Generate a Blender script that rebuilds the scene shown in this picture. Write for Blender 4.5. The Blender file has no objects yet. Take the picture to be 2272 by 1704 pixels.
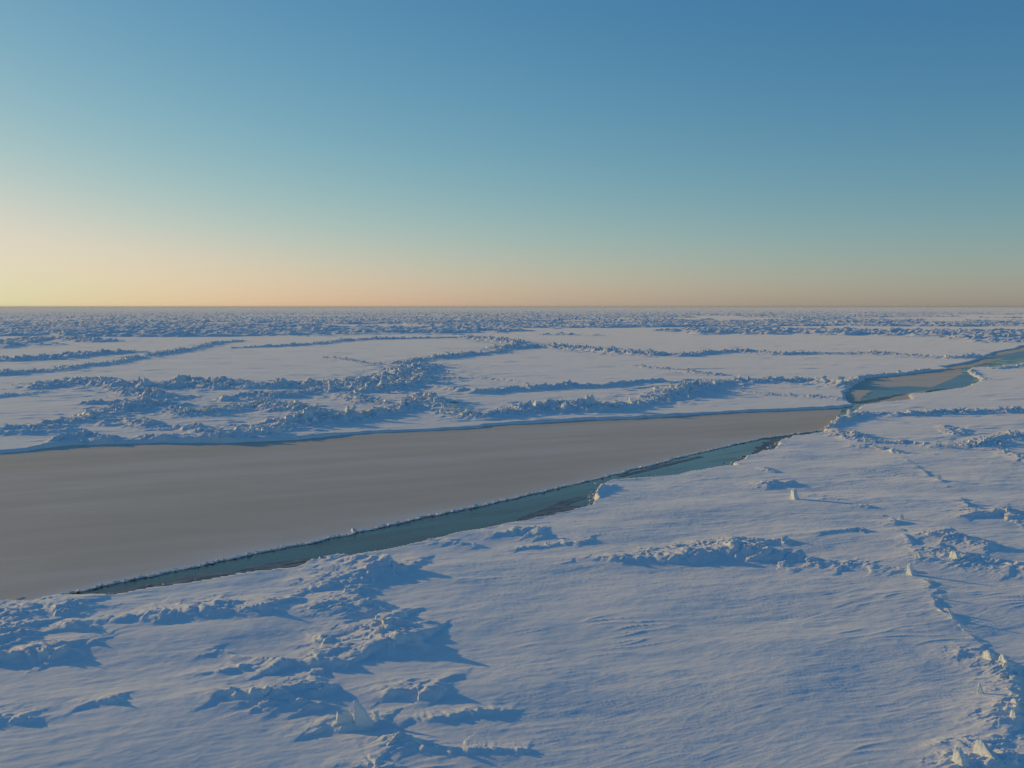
import bpy, bmesh, math, random
import numpy as np
from mathutils import Vector, Matrix
R = math.radians
scene = bpy.context.scene
C = scene.collection
random.seed(7)
rng = np.random.default_rng(7)

# ------------------------------------------------------------------ camera
PW, PH, F = 2272.0, 1704.0, 2278.0          # photograph size and focal length in its pixels
CAM_H = 22.0
PITCH = math.atan(172.0 / F)
cam_d = bpy.data.cameras.new('camera')
cam = bpy.data.objects.new('camera', cam_d)
C.objects.link(cam)
cam_d.sensor_width = 36.0
cam_d.lens = F / PW * 36.0
cam_d.clip_start = 0.5
cam_d.clip_end = 120000.0
cam.location = (0, 0, CAM_H)
cam.rotation_euler = (math.pi / 2 - PITCH, 0, 0)
scene.camera = cam

# ------------------------------------------------------------------ sky, sun, exposure
SUN_AZ, SUN_EL = -58.0, 9.0                  # azimuth from the view axis (left is negative), elevation
world = bpy.data.worlds.new('World')
scene.world = world
world.use_nodes = True
wn = world.node_tree
wn.nodes.clear()
w_out = wn.nodes.new('ShaderNodeOutputWorld')
w_bg = wn.nodes.new('ShaderNodeBackground')
w_sky = wn.nodes.new('ShaderNodeTexSky')
w_sky.sky_type = 'NISHITA'
w_sky.sun_disc = False
w_sky.sun_elevation = R(SUN_EL)
w_sky.sun_rotation = R(SUN_AZ)
w_sky.altitude = 20
w_sky.air_density = 1.0
w_sky.dust_density = 0.3
w_sky.ozone_density = 3.0
w_bg.inputs['Strength'].default_value = 0.10
# the camera's colour response: each channel of the sky gets its own contrast
w_tc = wn.nodes.new('ShaderNodeTexCoord'); w_xyz = wn.nodes.new('ShaderNodeSeparateXYZ')
wn.links.new(w_tc.outputs['Generated'], w_xyz.inputs[0])
w_low = wn.nodes.new('ShaderNodeMapRange'); w_low.interpolation_type = 'SMOOTHSTEP'      # 1 at the horizon, 0 above 7 degrees
w_low.inputs['From Min'].default_value = 0.0; w_low.inputs['From Max'].default_value = 0.12
w_low.inputs['To Min'].default_value = 1.0; w_low.inputs['To Max'].default_value = 0.0
wn.links.new(w_xyz.outputs['Z'], w_low.inputs['Value'])
w_sep = wn.nodes.new('ShaderNodeSeparateColor'); w_com = wn.nodes.new('ShaderNodeCombineColor')
wn.links.new(w_sky.outputs[0], w_sep.inputs[0])
for ch, (g, k, top_, low_) in zip(('Red', 'Green', 'Blue'), ((1.47, 0.72, 7.5, -0.02), (1.04, 1.10, 7.1, 0.02), (0.72, 1.74, 6.4, 0.06))):
    p_ = wn.nodes.new('ShaderNodeMath'); p_.operation = 'POWER'; p_.inputs[1].default_value = g
    m_ = wn.nodes.new('ShaderNodeMath'); m_.operation = 'MULTIPLY'; m_.inputs[1].default_value = k
    wn.links.new(w_sep.outputs[ch], p_.inputs[0]); wn.links.new(p_.outputs[0], m_.inputs[0])
    t_ = wn.nodes.new('ShaderNodeMath'); t_.operation = 'SMOOTH_MIN'; t_.inputs[1].default_value = top_; t_.inputs[2].default_value = 4.5   # soft shoulder
    h_ = wn.nodes.new('ShaderNodeMath'); h_.operation = 'MULTIPLY_ADD'; h_.inputs[1].default_value = low_; h_.inputs[2].default_value = 1.0
    x_ = wn.nodes.new('ShaderNodeMath'); x_.operation = 'MULTIPLY'
    wn.links.new(w_low.outputs[0], h_.inputs[0]); wn.links.new(h_.outputs[0], x_.inputs[1])
    wn.links.new(m_.outputs[0], t_.inputs[0]); wn.links.new(t_.outputs[0], x_.inputs[0]); wn.links.new(x_.outputs[0], w_com.inputs[ch])
wn.links.new(w_com.outputs[0], w_bg.inputs['Color'])
wn.links.new(w_bg.outputs[0], w_out.inputs['Surface'])
sun_d = bpy.data.lights.new('sun', 'SUN')
sun_d.energy = 2.3
sun_d.angle = R(0.5)
sun_d.color = (1.0, 0.66, 0.17)
sun = bpy.data.objects.new('sun', sun_d)
C.objects.link(sun)
_s = Vector((math.sin(R(SUN_AZ)) * math.cos(R(SUN_EL)), math.cos(R(SUN_AZ)) * math.cos(R(SUN_EL)), math.sin(R(SUN_EL))))
sun.rotation_euler = _s.to_track_quat('Z', 'Y').to_euler()
sun.location = (-60, 30, 60)
scene.view_settings.view_transform = 'Standard'
scene.view_settings.look = 'None'
scene.view_settings.exposure = 0.0
scene.view_settings.gamma = 1.0
scene.view_settings.use_curve_mapping = False

# ------------------------------------------------------------------ helpers
def ground(u, v, z=0.0):
    """a pixel of the photograph -> the point of the level z it shows"""
    fx = u - PW / 2
    fy = F * math.cos(PITCH) + (PH / 2 - v) * math.sin(PITCH)
    fz = -F * math.sin(PITCH) + (PH / 2 - v) * math.cos(PITCH)
    t = (z - CAM_H) / fz
    return fx * t, fy * t

def _hash(ix, iy, seed):
    h = (ix.astype(np.uint32) * np.uint32(374761393) + iy.astype(np.uint32) * np.uint32(668265263)
         + np.uint32(seed * 974711 + 12345))
    h = (h ^ (h >> np.uint32(13))) * np.uint32(1274126177)
    h = h ^ (h >> np.uint32(16))
    return h

def noise(x, y, seed=0):
    """gradient noise, about -0.7..0.7"""
    x = np.asarray(x, np.float64); y = np.asarray(y, np.float64)
    xi = np.floor(x); yi = np.floor(y)
    xf = (x - xi).astype(np.float32); yf = (y - yi).astype(np.float32)
    xi = xi.astype(np.int64); yi = yi.astype(np.int64)
    u = xf * xf * xf * (xf * (xf * 6 - 15) + 10)
    w = yf * yf * yf * (yf * (yf * 6 - 15) + 10)
    def g(dx, dy):
        a = (_hash((xi + dx) & 0xffffffff, (yi + dy) & 0xffffffff, seed) & np.uint32(1023)).astype(np.float32) * np.float32(2 * math.pi / 1024)
        return np.cos(a) * (xf - dx) + np.sin(a) * (yf - dy)
    a, b, c, d = g(0, 0), g(1, 0), g(0, 1), g(1, 1)
    return (a + u * (b - a)) * (1 - w) + (c + u * (d - c)) * w

def fbm(x, y, octv=4, seed=0, gain=0.5):
    s = 0; a = 1.0; f = 1.0
    for k in range(octv):
        s = s + a * noise(x * f, y * f, seed + k * 17)
        a *= gain; f *= 2.03
    return s

def cells(x, y, seed=0):
    """tilted facets: every cell of a Voronoi pattern is a plane with its own height and slope -> broken ice"""
    xi = np.floor(x).astype(np.int64); yi = np.floor(y).astype(np.int64)
    best = np.full(x.shape, 9.0, np.float32); val = np.zeros(x.shape, np.float32)
    for dx in (-1, 0, 1):
        for dy in (-1, 0, 1):
            cx = xi + dx; cy = yi + dy
            h1 = _hash(cx & 0xffffffff, cy & 0xffffffff, seed)
            h2 = _hash(cx & 0xffffffff, cy & 0xffffffff, seed + 5)
            jx = (h1 & np.uint32(255)).astype(np.float32) / 255; jy = ((h1 >> np.uint32(8)) & np.uint32(255)).astype(np.float32) / 255
            px = (cx + jx - x).astype(np.float32); py = (cy + jy - y).astype(np.float32)
            d = px * px + py * py
            hv = (h2 & np.uint32(255)).astype(np.float32) / 255
            sx = ((h2 >> np.uint32(8)) & np.uint32(255)).astype(np.float32) / 255 - 0.5
            sy = ((h2 >> np.uint32(16)) & np.uint32(255)).astype(np.float32) / 255 - 0.5
            m = d < best
            best = np.where(m, d, best)
            val = np.where(m, hv - 0.9 * (sx * px + sy * py), val)
    return val

def sstep(a, b, x):
    t = np.clip((x - a) / (b - a), 0, 1)
    return t * t * (3 - 2 * t)

def seg_dist(x, y, pts, vals=None):
    """distance to a polyline and the interpolated values at the nearest point"""
    best = np.full(x.shape, 1e18)
    out = [np.zeros(x.shape) for _ in (vals[0] if vals is not None else [])]
    for i in range(len(pts) - 1):
        ax, ay = pts[i]; bx, by = pts[i + 1]
        dx, dy = bx - ax, by - ay
        L = dx * dx + dy * dy + 1e-9
        t = np.clip(((x - ax) * dx + (y - ay) * dy) / L, 0, 1)
        d = (x - ax - t * dx) ** 2 + (y - ay - t * dy) ** 2
        m = d < best
        best = np.where(m, d, best)
        for k in range(len(out)):
            out[k] = np.where(m, vals[i][k] + t * (vals[i + 1][k] - vals[i][k]), out[k])
    return np.sqrt(best), out

def inside(x, y, poly):
    r = np.zeros(x.shape, bool)
    n = len(poly)
    for i in range(n):
        ax, ay = poly[i]; bx, by = poly[(i + 1) % n]
        if ay == by: continue
        c = ((ay > y) != (by > y)) & (x < (bx - ax) * (y - ay) / (by - ay) + ax)
        r ^= c
    return r

def tag(o, label=None, cat=None, group=None, kind=None):
    if label: o['label'] = label
    if cat: o['category'] = cat
    if group: o['group'] = group
    if kind: o['kind'] = kind
    return o

def mesh_np(name, verts, faces_flat, sizes, mat, parent=None, smooth=True, normals=None):
    """numpy arrays -> one mesh object whose origin is the middle of its footprint"""
    me = bpy.data.meshes.new(name)
    lo = verts.min(0); hi = verts.max(0)
    org = np.array([(lo[0] + hi[0]) / 2, (lo[1] + hi[1]) / 2, 0.0])
    if parent is not None: org = np.array(parent.location)
    vv = (verts - org).astype(np.float32)
    me.vertices.add(len(vv)); me.vertices.foreach_set('co', vv.ravel())
    me.loops.add(len(faces_flat)); me.loops.foreach_set('vertex_index', faces_flat.astype(np.int32))
    me.polygons.add(len(sizes))
    st = np.concatenate([[0], np.cumsum(sizes)[:-1]]).astype(np.int32)
    me.polygons.foreach_set('loop_start', st)
    me.polygons.foreach_set('use_smooth', np.full(len(sizes), smooth, bool))
    me.update(calc_edges=True)
    me.materials.append(mat)
    if normals is not None:
        me.normals_split_custom_set_from_vertices(normals.astype(np.float32))
    o = bpy.data.objects.new(name, me)
    C.objects.link(o)
    if parent is None: o.location = org
    else: o.parent = parent
    return o

# ------------------------------------------------------------------ materials
def new_mat(name):
    m = bpy.data.materials.new(name); m.use_nodes = True
    nt = m.node_tree; b = nt.nodes['Principled BSDF']
    return m, nt, b

def nd(nt, t, **kw):
    n = nt.nodes.new(t)
    for k, v in kw.items(): setattr(n, k, v)
    return n

def pos_scaled(nt, sx, sy, sz, rot=0.0):
    g = nd(nt, 'ShaderNodeNewGeometry'); mp = nd(nt, 'ShaderNodeMapping')
    mp.vector_type = 'TEXTURE'                        # turned first, stretched along the turned axes
    mp.inputs['Scale'].default_value = (1 / sx, 1 / sy, 1 / sz)
    mp.inputs['Rotation'].default_value = (0, 0, rot)
    nt.links.new(g.outputs['Position'], mp.inputs['Vector'])
    return mp.outputs['Vector']

def nz(nt, vec, scale, detail=4, rough=0.55):
    n = nd(nt, 'ShaderNodeTexNoise')
    n.inputs['Scale'].default_value = scale; n.inputs['Detail'].default_value = detail; n.inputs['Roughness'].default_value = rough
    nt.links.new(vec, n.inputs['Vector'])
    return n.outputs['Fac']

def ramp(nt, fac, stops):
    r = nd(nt, 'ShaderNodeValToRGB')
    while len(r.color_ramp.elements) < len(stops): r.color_ramp.elements.new(0.5)
    for e, (p, c) in zip(r.color_ramp.elements, stops):
        e.position = p; e.color = (*c, 1)
    nt.links.new(fac, r.inputs['Fac'])
    return r.outputs['Color']

def bump(nt, b, h, dist, strength=1.0):
    n = nd(nt, 'ShaderNodeBump'); n.inputs['Distance'].default_value = dist; n.inputs['Strength'].default_value = strength
    nt.links.new(h, n.inputs['Height']); nt.links.new(n.outputs['Normal'], b.inputs['Normal'])

def add(nt, a, b, wb):
    m = nd(nt, 'ShaderNodeMath', operation='MULTIPLY_ADD')
    nt.links.new(b, m.inputs[0]); m.inputs[1].default_value = wb; nt.links.new(a, m.inputs[2])
    return m.outputs[0]

M_SNOW, nt, b = new_mat('wind_packed_snow')
f1 = nz(nt, pos_scaled(nt, 0.22, 1.0, 0.5, R(21)), 1.1, 5)
f2 = nz(nt, pos_scaled(nt, 1, 1, 1), 3.5, 4)
nt.links.new(ramp(nt, nz(nt, pos_scaled(nt, 0.03, 0.08, 0.05, R(21)), 1.0, 4), [(0.3, (0.80, 0.83, 0.83)), (0.7, (0.87, 0.89, 0.88))]), b.inputs['Base Color'])
b.inputs['Roughness'].default_value = 0.62
b.inputs['Specular IOR Level'].default_value = 0.35
b.inputs['Sheen Tint'].default_value = (1.0, 0.93, 0.86, 1)
b.inputs['Sheen Weight'].default_value = 0.33             # snow scatters forward at grazing angles
b.inputs['Sheen Roughness'].default_value = 0.55
bump(nt, b, add(nt, f1, f2, 0.35), 0.04, 1.0)

M_BLOCK, nt, b = new_mat('broken_sea_ice')
nt.links.new(ramp(nt, nz(nt, pos_scaled(nt, 1, 1, 1), 1.2, 4), [(0.3, (0.70, 0.79, 0.81)), (0.6, (0.85, 0.87, 0.86))]), b.inputs['Base Color'])
b.inputs['Roughness'].default_value = 0.55
bump(nt, b, nz(nt, pos_scaled(nt, 1, 1, 1), 5, 4), 0.08)

M_THIN, nt, b = new_mat('grey_young_ice')
k1 = nz(nt, pos_scaled(nt, 0.008, 0.10, 1, R(28)), 1.0, 5, 0.55)
k2 = nz(nt, pos_scaled(nt, 1, 1, 1), 2.5, 6, 0.75)
k3 = nz(nt, pos_scaled(nt, 0.05, 0.11, 1, R(12)), 1.0, 6, 0.62)
base = ramp(nt, add(nt, add(nt, k1, k2, 0.3), k3, 0.5), [(0.74, (0.59, 0.48, 0.365)), (0.90, (0.65, 0.535, 0.41)), (1.0, (0.71, 0.60, 0.49))])
at = nd(nt, 'ShaderNodeAttribute', attribute_name='rim')
mx = nd(nt, 'ShaderNodeMix', data_type='RGBA')
nt.links.new(at.outputs['Fac'], mx.inputs['Factor']); nt.links.new(base, mx.inputs['A']); mx.inputs['B'].default_value = (0.84, 0.83, 0.80, 1)
nt.links.new(mx.outputs['Result'], b.inputs['Base Color'])
b.inputs['Roughness'].default_value = 0.65
b.inputs['Specular IOR Level'].default_value = 0.25
b.inputs['Sheen Weight'].default_value = 0.12
b.inputs['Sheen Roughness'].default_value = 0.55
bump(nt, b, k2, 0.01)

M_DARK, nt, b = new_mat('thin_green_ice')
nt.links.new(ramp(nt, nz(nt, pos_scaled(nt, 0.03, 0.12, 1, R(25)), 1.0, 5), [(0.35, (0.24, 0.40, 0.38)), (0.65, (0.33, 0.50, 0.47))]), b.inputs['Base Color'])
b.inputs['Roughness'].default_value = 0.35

M_SLUSH, nt, b = new_mat('frozen_slush')
k2 = nz(nt, pos_scaled(nt, 0.25, 1.0, 1, R(40)), 1.6, 6, 0.7)
nt.links.new(ramp(nt, k2, [(0.36, (0.05, 0.075, 0.075)), (0.5, (0.20, 0.20, 0.19)), (0.66, (0.36, 0.34, 0.32))]), b.inputs['Base Color'])
b.inputs['Roughness'].default_value = 0.5
bump(nt, b, k2, 0.05)

M_WATER, nt, b = new_mat('sea_water')
k2 = nz(nt, pos_scaled(nt, 0.10, 0.7, 1, R(42)), 0.5, 6, 0.65)
k4 = nz(nt, pos_scaled(nt, 0.06, 0.16, 1, R(30)), 1.0, 4, 0.5)
skin = add(nt, k2, k4, 0.6)                             # dark water with a first grey skin of ice in streaks
nt.links.new(ramp(nt, skin, [(0.55, (0.030, 0.050, 0.044)), (0.82, (0.055, 0.082, 0.070)), (0.98, (0.13, 0.145, 0.13))]), b.inputs['Base Color'])
nt.links.new(ramp(nt, skin, [(0.6, (0.06, 0.06, 0.06)), (0.95, (0.32, 0.32, 0.32))]), b.inputs['Roughness'])
b.inputs['IOR'].default_value = 1.33
bump(nt, b, nz(nt, pos_scaled(nt, 0.6, 1.2, 1, R(42)), 2.0, 3), 0.008)

# ------------------------------------------------------------------ the lead: outlines traced on the photograph
ZW = -0.45                                     # sea level under the floes' upper surface
FAR_EDGE = [(-1500, 1075), (-500, 1030), (0, 1007), (62, 1001), (113, 993), (172, 988), (275, 986), (344, 984), (515, 983), (653, 977), (756, 967),
            (827, 961), (940, 957), (1060, 950), (1078, 946), (1215, 938), (1301, 933), (1400, 930), (1518, 923), (1636, 916), (1755, 911),
            (1853, 907), (1897, 901), (1876, 890), (1877, 873), (1889, 857), (1924, 839), (1991, 833), (2070, 824), (2112, 820), (2092, 815),
            (2141, 808), (2165, 802), (2178, 796), (2200, 788), (2212, 782), (2259, 774), (2272, 768), (2420, 757), (3200, 748)]
NEAR_EDGE = [(3200, 772), (2420, 795), (2272, 807), (2240, 812), (2220, 817), (2165, 816), (2145, 820), (2157, 833), (2178, 842), (2172, 847), (2141, 861),
             (2109, 867), (2038, 875), (2015, 877), (2023, 889), (1983, 893), (1912, 900), (1905, 906), (1881, 924), (1845, 942), (1832, 956), (1829, 963),
             (1757, 971), (1723, 985), (1723, 991), (1706, 1003), (1650, 1017), (1629, 1031), (1629, 1036), (1570, 1045), (1500, 1057), (1353, 1072), (1332, 1080),
             (1322, 1101), (1315, 1127), (1233, 1146), (1147, 1166), (1044, 1187), (996, 1197), (906, 1220), (837, 1232), (734, 1251), (687, 1257),
             (653, 1271), (515, 1288), (412, 1306), (326, 1314), (240, 1328), (165, 1335), (120, 1338), (69, 1349), (17, 1344), (-120, 1365), (-500, 1440), (-1500, 1640)]
MID = [(-1500, 1300), (0, 1150), (760, 1090), (1320, 1010), (1700, 950), (1840, 925), (1895, 905), (1940, 880), (2000, 865), (2120, 842), (2150, 812), (2190, 800), (2272, 786), (2420, 772), (3200, 760)]
W = lambda pts, z=ZW: [ground(u, v, z) for u, v in pts]
far_w, near_w = W(FAR_EDGE), W(NEAR_EDGE)
lead_poly = far_w + near_w
mid_w = W(MID)
mid_az = np.array([math.atan2(x, y) for x, y in mid_w]); mid_r = np.array([math.hypot(x, y) for x, y in mid_w])

# ------------------------------------------------------------------ ridges, drifts and mounds traced on the photograph
# name, label, category, [(u, v of the foot, height m)], half width / height, rubble per metre, block size, style ('rough'|'drift')
T = []
def ridge(name, label, cat, pts, wf=1.6, dens=0.0, bs=0.6, style='rough', wmin=0.8):
    T.append(dict(name=name, label=label.replace('|', ''), short=label.split('|')[0], cat=cat, pts=pts, wf=wf, dens=dens, bs=bs, style=style, wmin=wmin))
PR, SD, SM = 'pressure_ridge', 'snow_drift', 'snow_mound'
# --- far floe
ridge(PR, 'tall wall of blue ice blocks curving right of centre just behind the grey refrozen lead', 'ice ridge',
      [(1100, 926, 2.03), (1140, 917, 2.70), (1198, 910, 3.38), (1250, 909, 3.65), (1301, 911, 2.84), (1353, 908, 2.03), (1404, 900, 2.03), (1440, 893, 2.56), (1490, 878, 2.70), (1538, 864, 3.10),
       (1597, 850, 3.24), (1676, 848, 2.97), (1735, 847, 2.84), (1815, 849, 2.16), (1872, 858, 2.29), (1890, 852, 2.16)], 1.5, 3.2, 0.85)
ridge(PR, 'jumble of pale boulders in the lowest dip of the long blue wall near mid photo', 'ice ridge',
      [(940, 888, 2.4), (985, 905, 2.0), (1009, 920, 1.8), (1044, 926, 1.8), (1078, 928, 1.4)], 1.7, 4.0, 0.95)
ridge(PR, 'dark blue rubble wall casting long spiky shadows onto the left part of the grey lead', 'ice ridge',
      [(480, 976, 1.5), (550, 968, 1.9), (584, 960, 2.3), (618, 950, 2.6), (653, 943, 2.8), (704, 933, 2.8), (760, 931, 2.1), (820, 925, 1.8), (865, 917, 1.6), (906, 904, 1.8), (940, 890, 2.0)], 1.8, 3.0, 0.8)
ridge(PR, 'broad belt of blue rubble crossing the left half of the far floe', 'ice ridge',
      [(76, 862, 1.4), (137, 853, 2.0), (206, 848, 2.0), (275, 858, 2.2), (344, 860, 2.5), (447, 854, 2.6), (515, 860, 2.2), (618, 860, 2.2), (700, 858, 2.2), (760, 854, 2.2)], 3.3, 4.5, 0.8)
ridge(PR, 'wide rubble patch where several ridges meet, left of the oval white floe pan', 'ice ridge',
      [(760, 868, 2.1), (830, 862, 2.3), (880, 845, 2.2), (905, 828, 2.0), (930, 812, 1.8)], 4.2, 6.0, 0.8)
ridge(PR, 'narrow blue ridge rising to the right above the oval white pan', 'ice ridge',
      [(895, 806, 2.0), (935, 799, 2.2), (975, 795, 2.2), (1044, 788, 2.1), (1095, 784, 2.0), (1125, 774, 2.2)], 1.8, 2.2, 0.8)
ridge(PR, 'wide band of tumbled ice along the top of the oval white pan', 'ice ridge',
      [(1112, 775, 2.4), (1164, 770, 2.8), (1215, 770, 2.8), (1284, 774, 2.5), (1353, 781, 2.6), (1400, 785, 2.4), (1459, 789, 2.0)], 2.8, 4.0, 1.0)
ridge(PR, 'stepped rubble clump forming the upper left start of the band above the oval pan', 'ice ridge',
      [(1040, 750, 2.4), (1095, 755, 2.8), (1147, 762, 2.4)], 2.8, 4.0, 1.0)
ridge(PR, 'long low ridge running right toward the far green pools', 'ice ridge',
      [(1459, 788, 1.9), (1518, 791, 1.8), (1577, 783, 2.2), (1636, 781, 2.6), (1696, 783, 2.2), (1739, 787, 1.8), (1794, 785, 2.3), (1912, 785, 2.3), (1991, 788, 1.9), (2050, 792, 1.8), (2109, 795, 1.8), (2168, 791, 1.8)], 1.8, 2.6, 0.8)
ridge(PR, 'thin diagonal ridge across the left background, climbing to the right', 'ice ridge',
      [(285, 798, 1.8), (344, 789, 2.2), (430, 775, 2.2), (481, 762, 2.2), (533, 757, 2.0)], 1.8, 1.5, 0.8)
ridge(PR, 'straight low ridge along the far side of the large left pan', 'ice ridge',
      [(515, 773, 1.3), (618, 769, 1.7), (700, 764, 2.2), (769, 756, 2.4), (837, 753, 2.4), (940, 751, 2.2), (1044, 749, 1.8)], 2.0, 2.0, 0.8)
ridge(PR, 'ragged ridge reaching in from the left edge behind the big rubble belt', 'ice ridge',
      [(-80, 836, 2.0), (0, 832, 2.0), (34, 828, 2.0), (103, 825, 2.0), (155, 818, 1.6), (240, 808, 1.4), (292, 799, 1.4)], 2.6, 2.5, 0.8)
ridge(PR, 'short dark ridge at the left edge level with the tip of the rubble belt', 'ice ridge',
      [(-80, 884, 1.2), (0, 880, 1.2), (52, 877, 1.2), (96, 871, 1.0)], 2.6, 2.0, 0.6)
ridge(PR, 'ridge snaking from the left edge up to the rubble, just behind the lead', 'ice ridge',
      [(0, 955, 0.9), (103, 948, 1.2), (155, 937, 1.3), (213, 926, 1.8), (258, 914, 1.9), (292, 909, 2.2), (344, 899, 1.9), (378, 901, 1.6)], 2.4, 2.6, 0.65)
ridge(SD, 'long low blue drift at the left edge| close behind the lead', 'snow drift',
      [(-60, 963, 0.7), (60, 964, 0.9), (137, 962, 0.8), (185, 955, 0.5)], 3.4, 0.3, 0.4, 'drift')
ridge(PR, 'rough spur hanging below the big rubble belt on the left', 'ice ridge',
      [(300, 872, 1.8), (361, 887, 1.6), (395, 882, 1.4)], 3.0, 3.0, 0.7)
ridge(SD, 'thin dark drift line below the spur| of the rubble belt', 'snow drift',
      [(180, 898, 0.8), (240, 898, 0.9), (326, 895, 0.8)], 2.6, 0.5, 0.5, 'drift')
ridge(PR, 'blue hummock line between two small snow pans left of centre', 'ice ridge',
      [(378, 913, 1.7), (447, 922, 1.8), (515, 909, 1.8), (584, 900, 1.9), (636, 908, 2.0), (700, 916, 1.8)], 2.4, 3.2, 0.7)
ridge(PR, 'rubble strip bounding the top of a narrow snow pan left of centre', 'ice ridge',
      [(533, 886, 1.7), (601, 881, 1.8), (650, 876, 1.7), (700, 872, 1.6)], 3.0, 3.6, 0.7)
ridge(PR, 'row of ice boulders edging the right end of a narrow snow pan', 'ice ridge',
      [(765, 876, 1.4), (789, 884, 1.6), (817, 894, 1.6), (855, 898, 1.2)], 2.0, 4.5, 0.85)
ridge(PR, 'thin dotted line of rubble on the large left pan', 'ice ridge',
      [(717, 794, 1.0), (769, 799, 1.2), (803, 806, 1.0), (848, 809, 1.0)], 1.8, 1.8, 0.7)
ridge(SD, 'wavy blue snow drift| along the lower edge of the oval white pan', 'snow drift',
      [(950, 858, 0.7), (992, 866, 0.8), (1061, 874, 1.0), (1112, 868, 1.1), (1181, 864, 1.2), (1267, 859, 1.4), (1336, 860, 1.1), (1397, 851, 1.1), (1470, 847, 0.9)], 3.0, 0.15, 0.5, 'drift')
ridge(SD, 'faint drift line across| the lower middle of the oval white pan', 'snow drift',
      [(960, 841, 0.4), (1010, 840, 0.7), (1060, 841, 0.6), (1112, 845, 0.7), (1160, 851, 0.5), (1190, 856, 0.4)], 2.6, 0.05, 0.4, 'drift')
ridge(PR, 'sparse string of pale rubble leading down to the crest of the tall blue wall', 'ice ridge',
      [(1410, 812, 0.8), (1439, 816, 1.0), (1498, 821, 1.1), (1558, 829, 1.4), (1597, 832, 1.2)], 1.8, 2.4, 0.7)
ridge(PR, 'low line of crumbs on the snow shelf left of the green pool', 'ice ridge',
      [(1620, 866, 0.4), (1704, 876, 0.8), (1755, 878, 0.8), (1814, 882, 1.1), (1866, 886, 1.2)], 1.8, 3.2, 0.5)
ridge(PR, 'blocky lip of ice along the upper left shore of the green pool', 'ice ridge',
      [(1893, 848, 1.2), (1915, 838, 1.4), (1955, 831, 1.0), (2005, 828, 0.9), (2060, 820, 0.6)], 1.8, 1.2, 0.6)
ridge(PR, 'dense dark rubble mass at the left edge below the far ice', 'ice ridge',
      [(-60, 802, 2.0), (40, 799, 2.4), (110, 796, 2.4), (180, 788, 2.2), (240, 784, 2.0)], 3.4, 1.5, 0.9)
ridge(PR, 'second dark rubble mass above it in the left background', 'ice ridge',
      [(40, 759, 2.4), (80, 753, 2.8), (150, 752, 2.6), (220, 758, 2.2)], 5.0, 1.0, 0.9)
ridge(PR, 'flat dark ridge running right from the left rubble mass', 'ice ridge',
      [(240, 785, 1.8), (290, 782, 1.4), (330, 783, 1.0)], 2.5, 1.0, 0.8)
ridge(SD, 'hummock row in the rough snow| in front of the dark rubble wall', 'snow drift',
      [(258, 940, 1.2), (300, 938, 1.2), (330, 952, 0.9), (400, 947, 0.9), (470, 957, 1.0), (520, 950, 1.0)], 3.0, 1.6, 0.5)
ridge(SD, 'rough hummocks at the very edge of the far floe| above the left lead', 'snow drift',
      [(125, 986, 0.8), (180, 974, 1.3), (260, 976, 1.0), (330, 974, 0.9), (410, 971, 1.0), (470, 974, 1.2)], 2.8, 1.4, 0.5)
# --- near floe
ridge(PR, 'long dark ridge running to the right edge in front of the green pool', 'ice ridge',
      [(1835, 952, 0.9), (1852, 940, 0.9), (1885, 927, 1.1), (1919, 919, 1.3), (1971, 921, 1.3), (2024, 920, 1.3), (2093, 916, 1.5), (2198, 914, 1.5), (2272, 913, 1.4), (2380, 912, 1.3)], 1.6, 1.9, 0.55)
ridge(PR, 'bouldery ridge spreading right from the end of the grey lead', 'ice ridge',
      [(1840, 957, 0.9), (1866, 962, 1.0), (1901, 973, 1.1), (1936, 984, 1.0), (1989, 984, 1.1), (2041, 987, 1.0), (2093, 993, 0.8), (2146, 991, 1.2), (2180, 984, 1.4), (2215, 974, 1.4), (2272, 965, 1.4), (2350, 958, 1.2)], 2.0, 2.8, 0.6)
ridge(PR, 'loose boulders below the bouldery ridge at the end of the lead', 'ice ridge',
      [(1891, 990, 0.5), (1954, 995, 0.5), (1999, 1006, 0.5)], 2.0, 2.0, 0.55)
ridge(PR, 'small crumbled ridge at the right edge below the bouldery ridge', 'ice ridge',
      [(2205, 998, 0.5), (2250, 1012, 0.6), (2272, 1022, 0.6), (2330, 1035, 0.6)], 2.2, 1.6, 0.5)
ridge(SM, 'low mound between the two ridges on the right', 'snow mound', [(2090, 945, 0.4), (2110, 955, 0.7), (2130, 965, 0.5)], 3.0, 0.6, 0.4)
ridge(SM, 'tiny crumb line near the tip of the green water| on the near floe', 'snow mound', [(1692, 1038, 0.35), (1711, 1047, 0.45)], 1.8, 2.2, 0.35)
ridge(SM, 'small cluster of rubble behind the upright white boulder', 'snow mound', [(1722, 1076, 0.6), (1748, 1075, 0.6)], 2.0, 3.5, 0.4)
ridge(SD, 'low scarp of snow stepping down right| from the upright boulder', 'snow drift',
      [(1780, 1101, 0.3), (1830, 1108, 0.25), (1877, 1111, 0.35), (1919, 1125, 0.4), (1950, 1140, 0.2), (1982, 1155, 0.6), (2003, 1181, 0.3), (2020, 1209, 0.3), (2030, 1223, 0.2)], 1.4, 0.6, 0.26, 'drift', 0.5)
ridge(SD, 'thin diagonal crack line with crumbs on the right snowfield', 'snow drift',
      [(1978, 999, 0.12), (2020, 1026, 0.1), (2058, 1051, 0.2), (2093, 1073, 0.35), (2110, 1087, 0.2), (2128, 1101, 0.4), (2153, 1129, 0.35), (2180, 1142, 0.3)], 1.3, 0.9, 0.28, 'drift', 0.4)
ridge(SD, 'smooth drift with a dark face at the right edge| beyond the rubble field', 'snow drift',
      [(2165, 1146, 0.5), (2198, 1142, 0.8), (2230, 1140, 0.9), (2272, 1146, 0.9), (2340, 1150, 0.8)], 2.0, 0.5, 0.35, 'drift')
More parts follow.
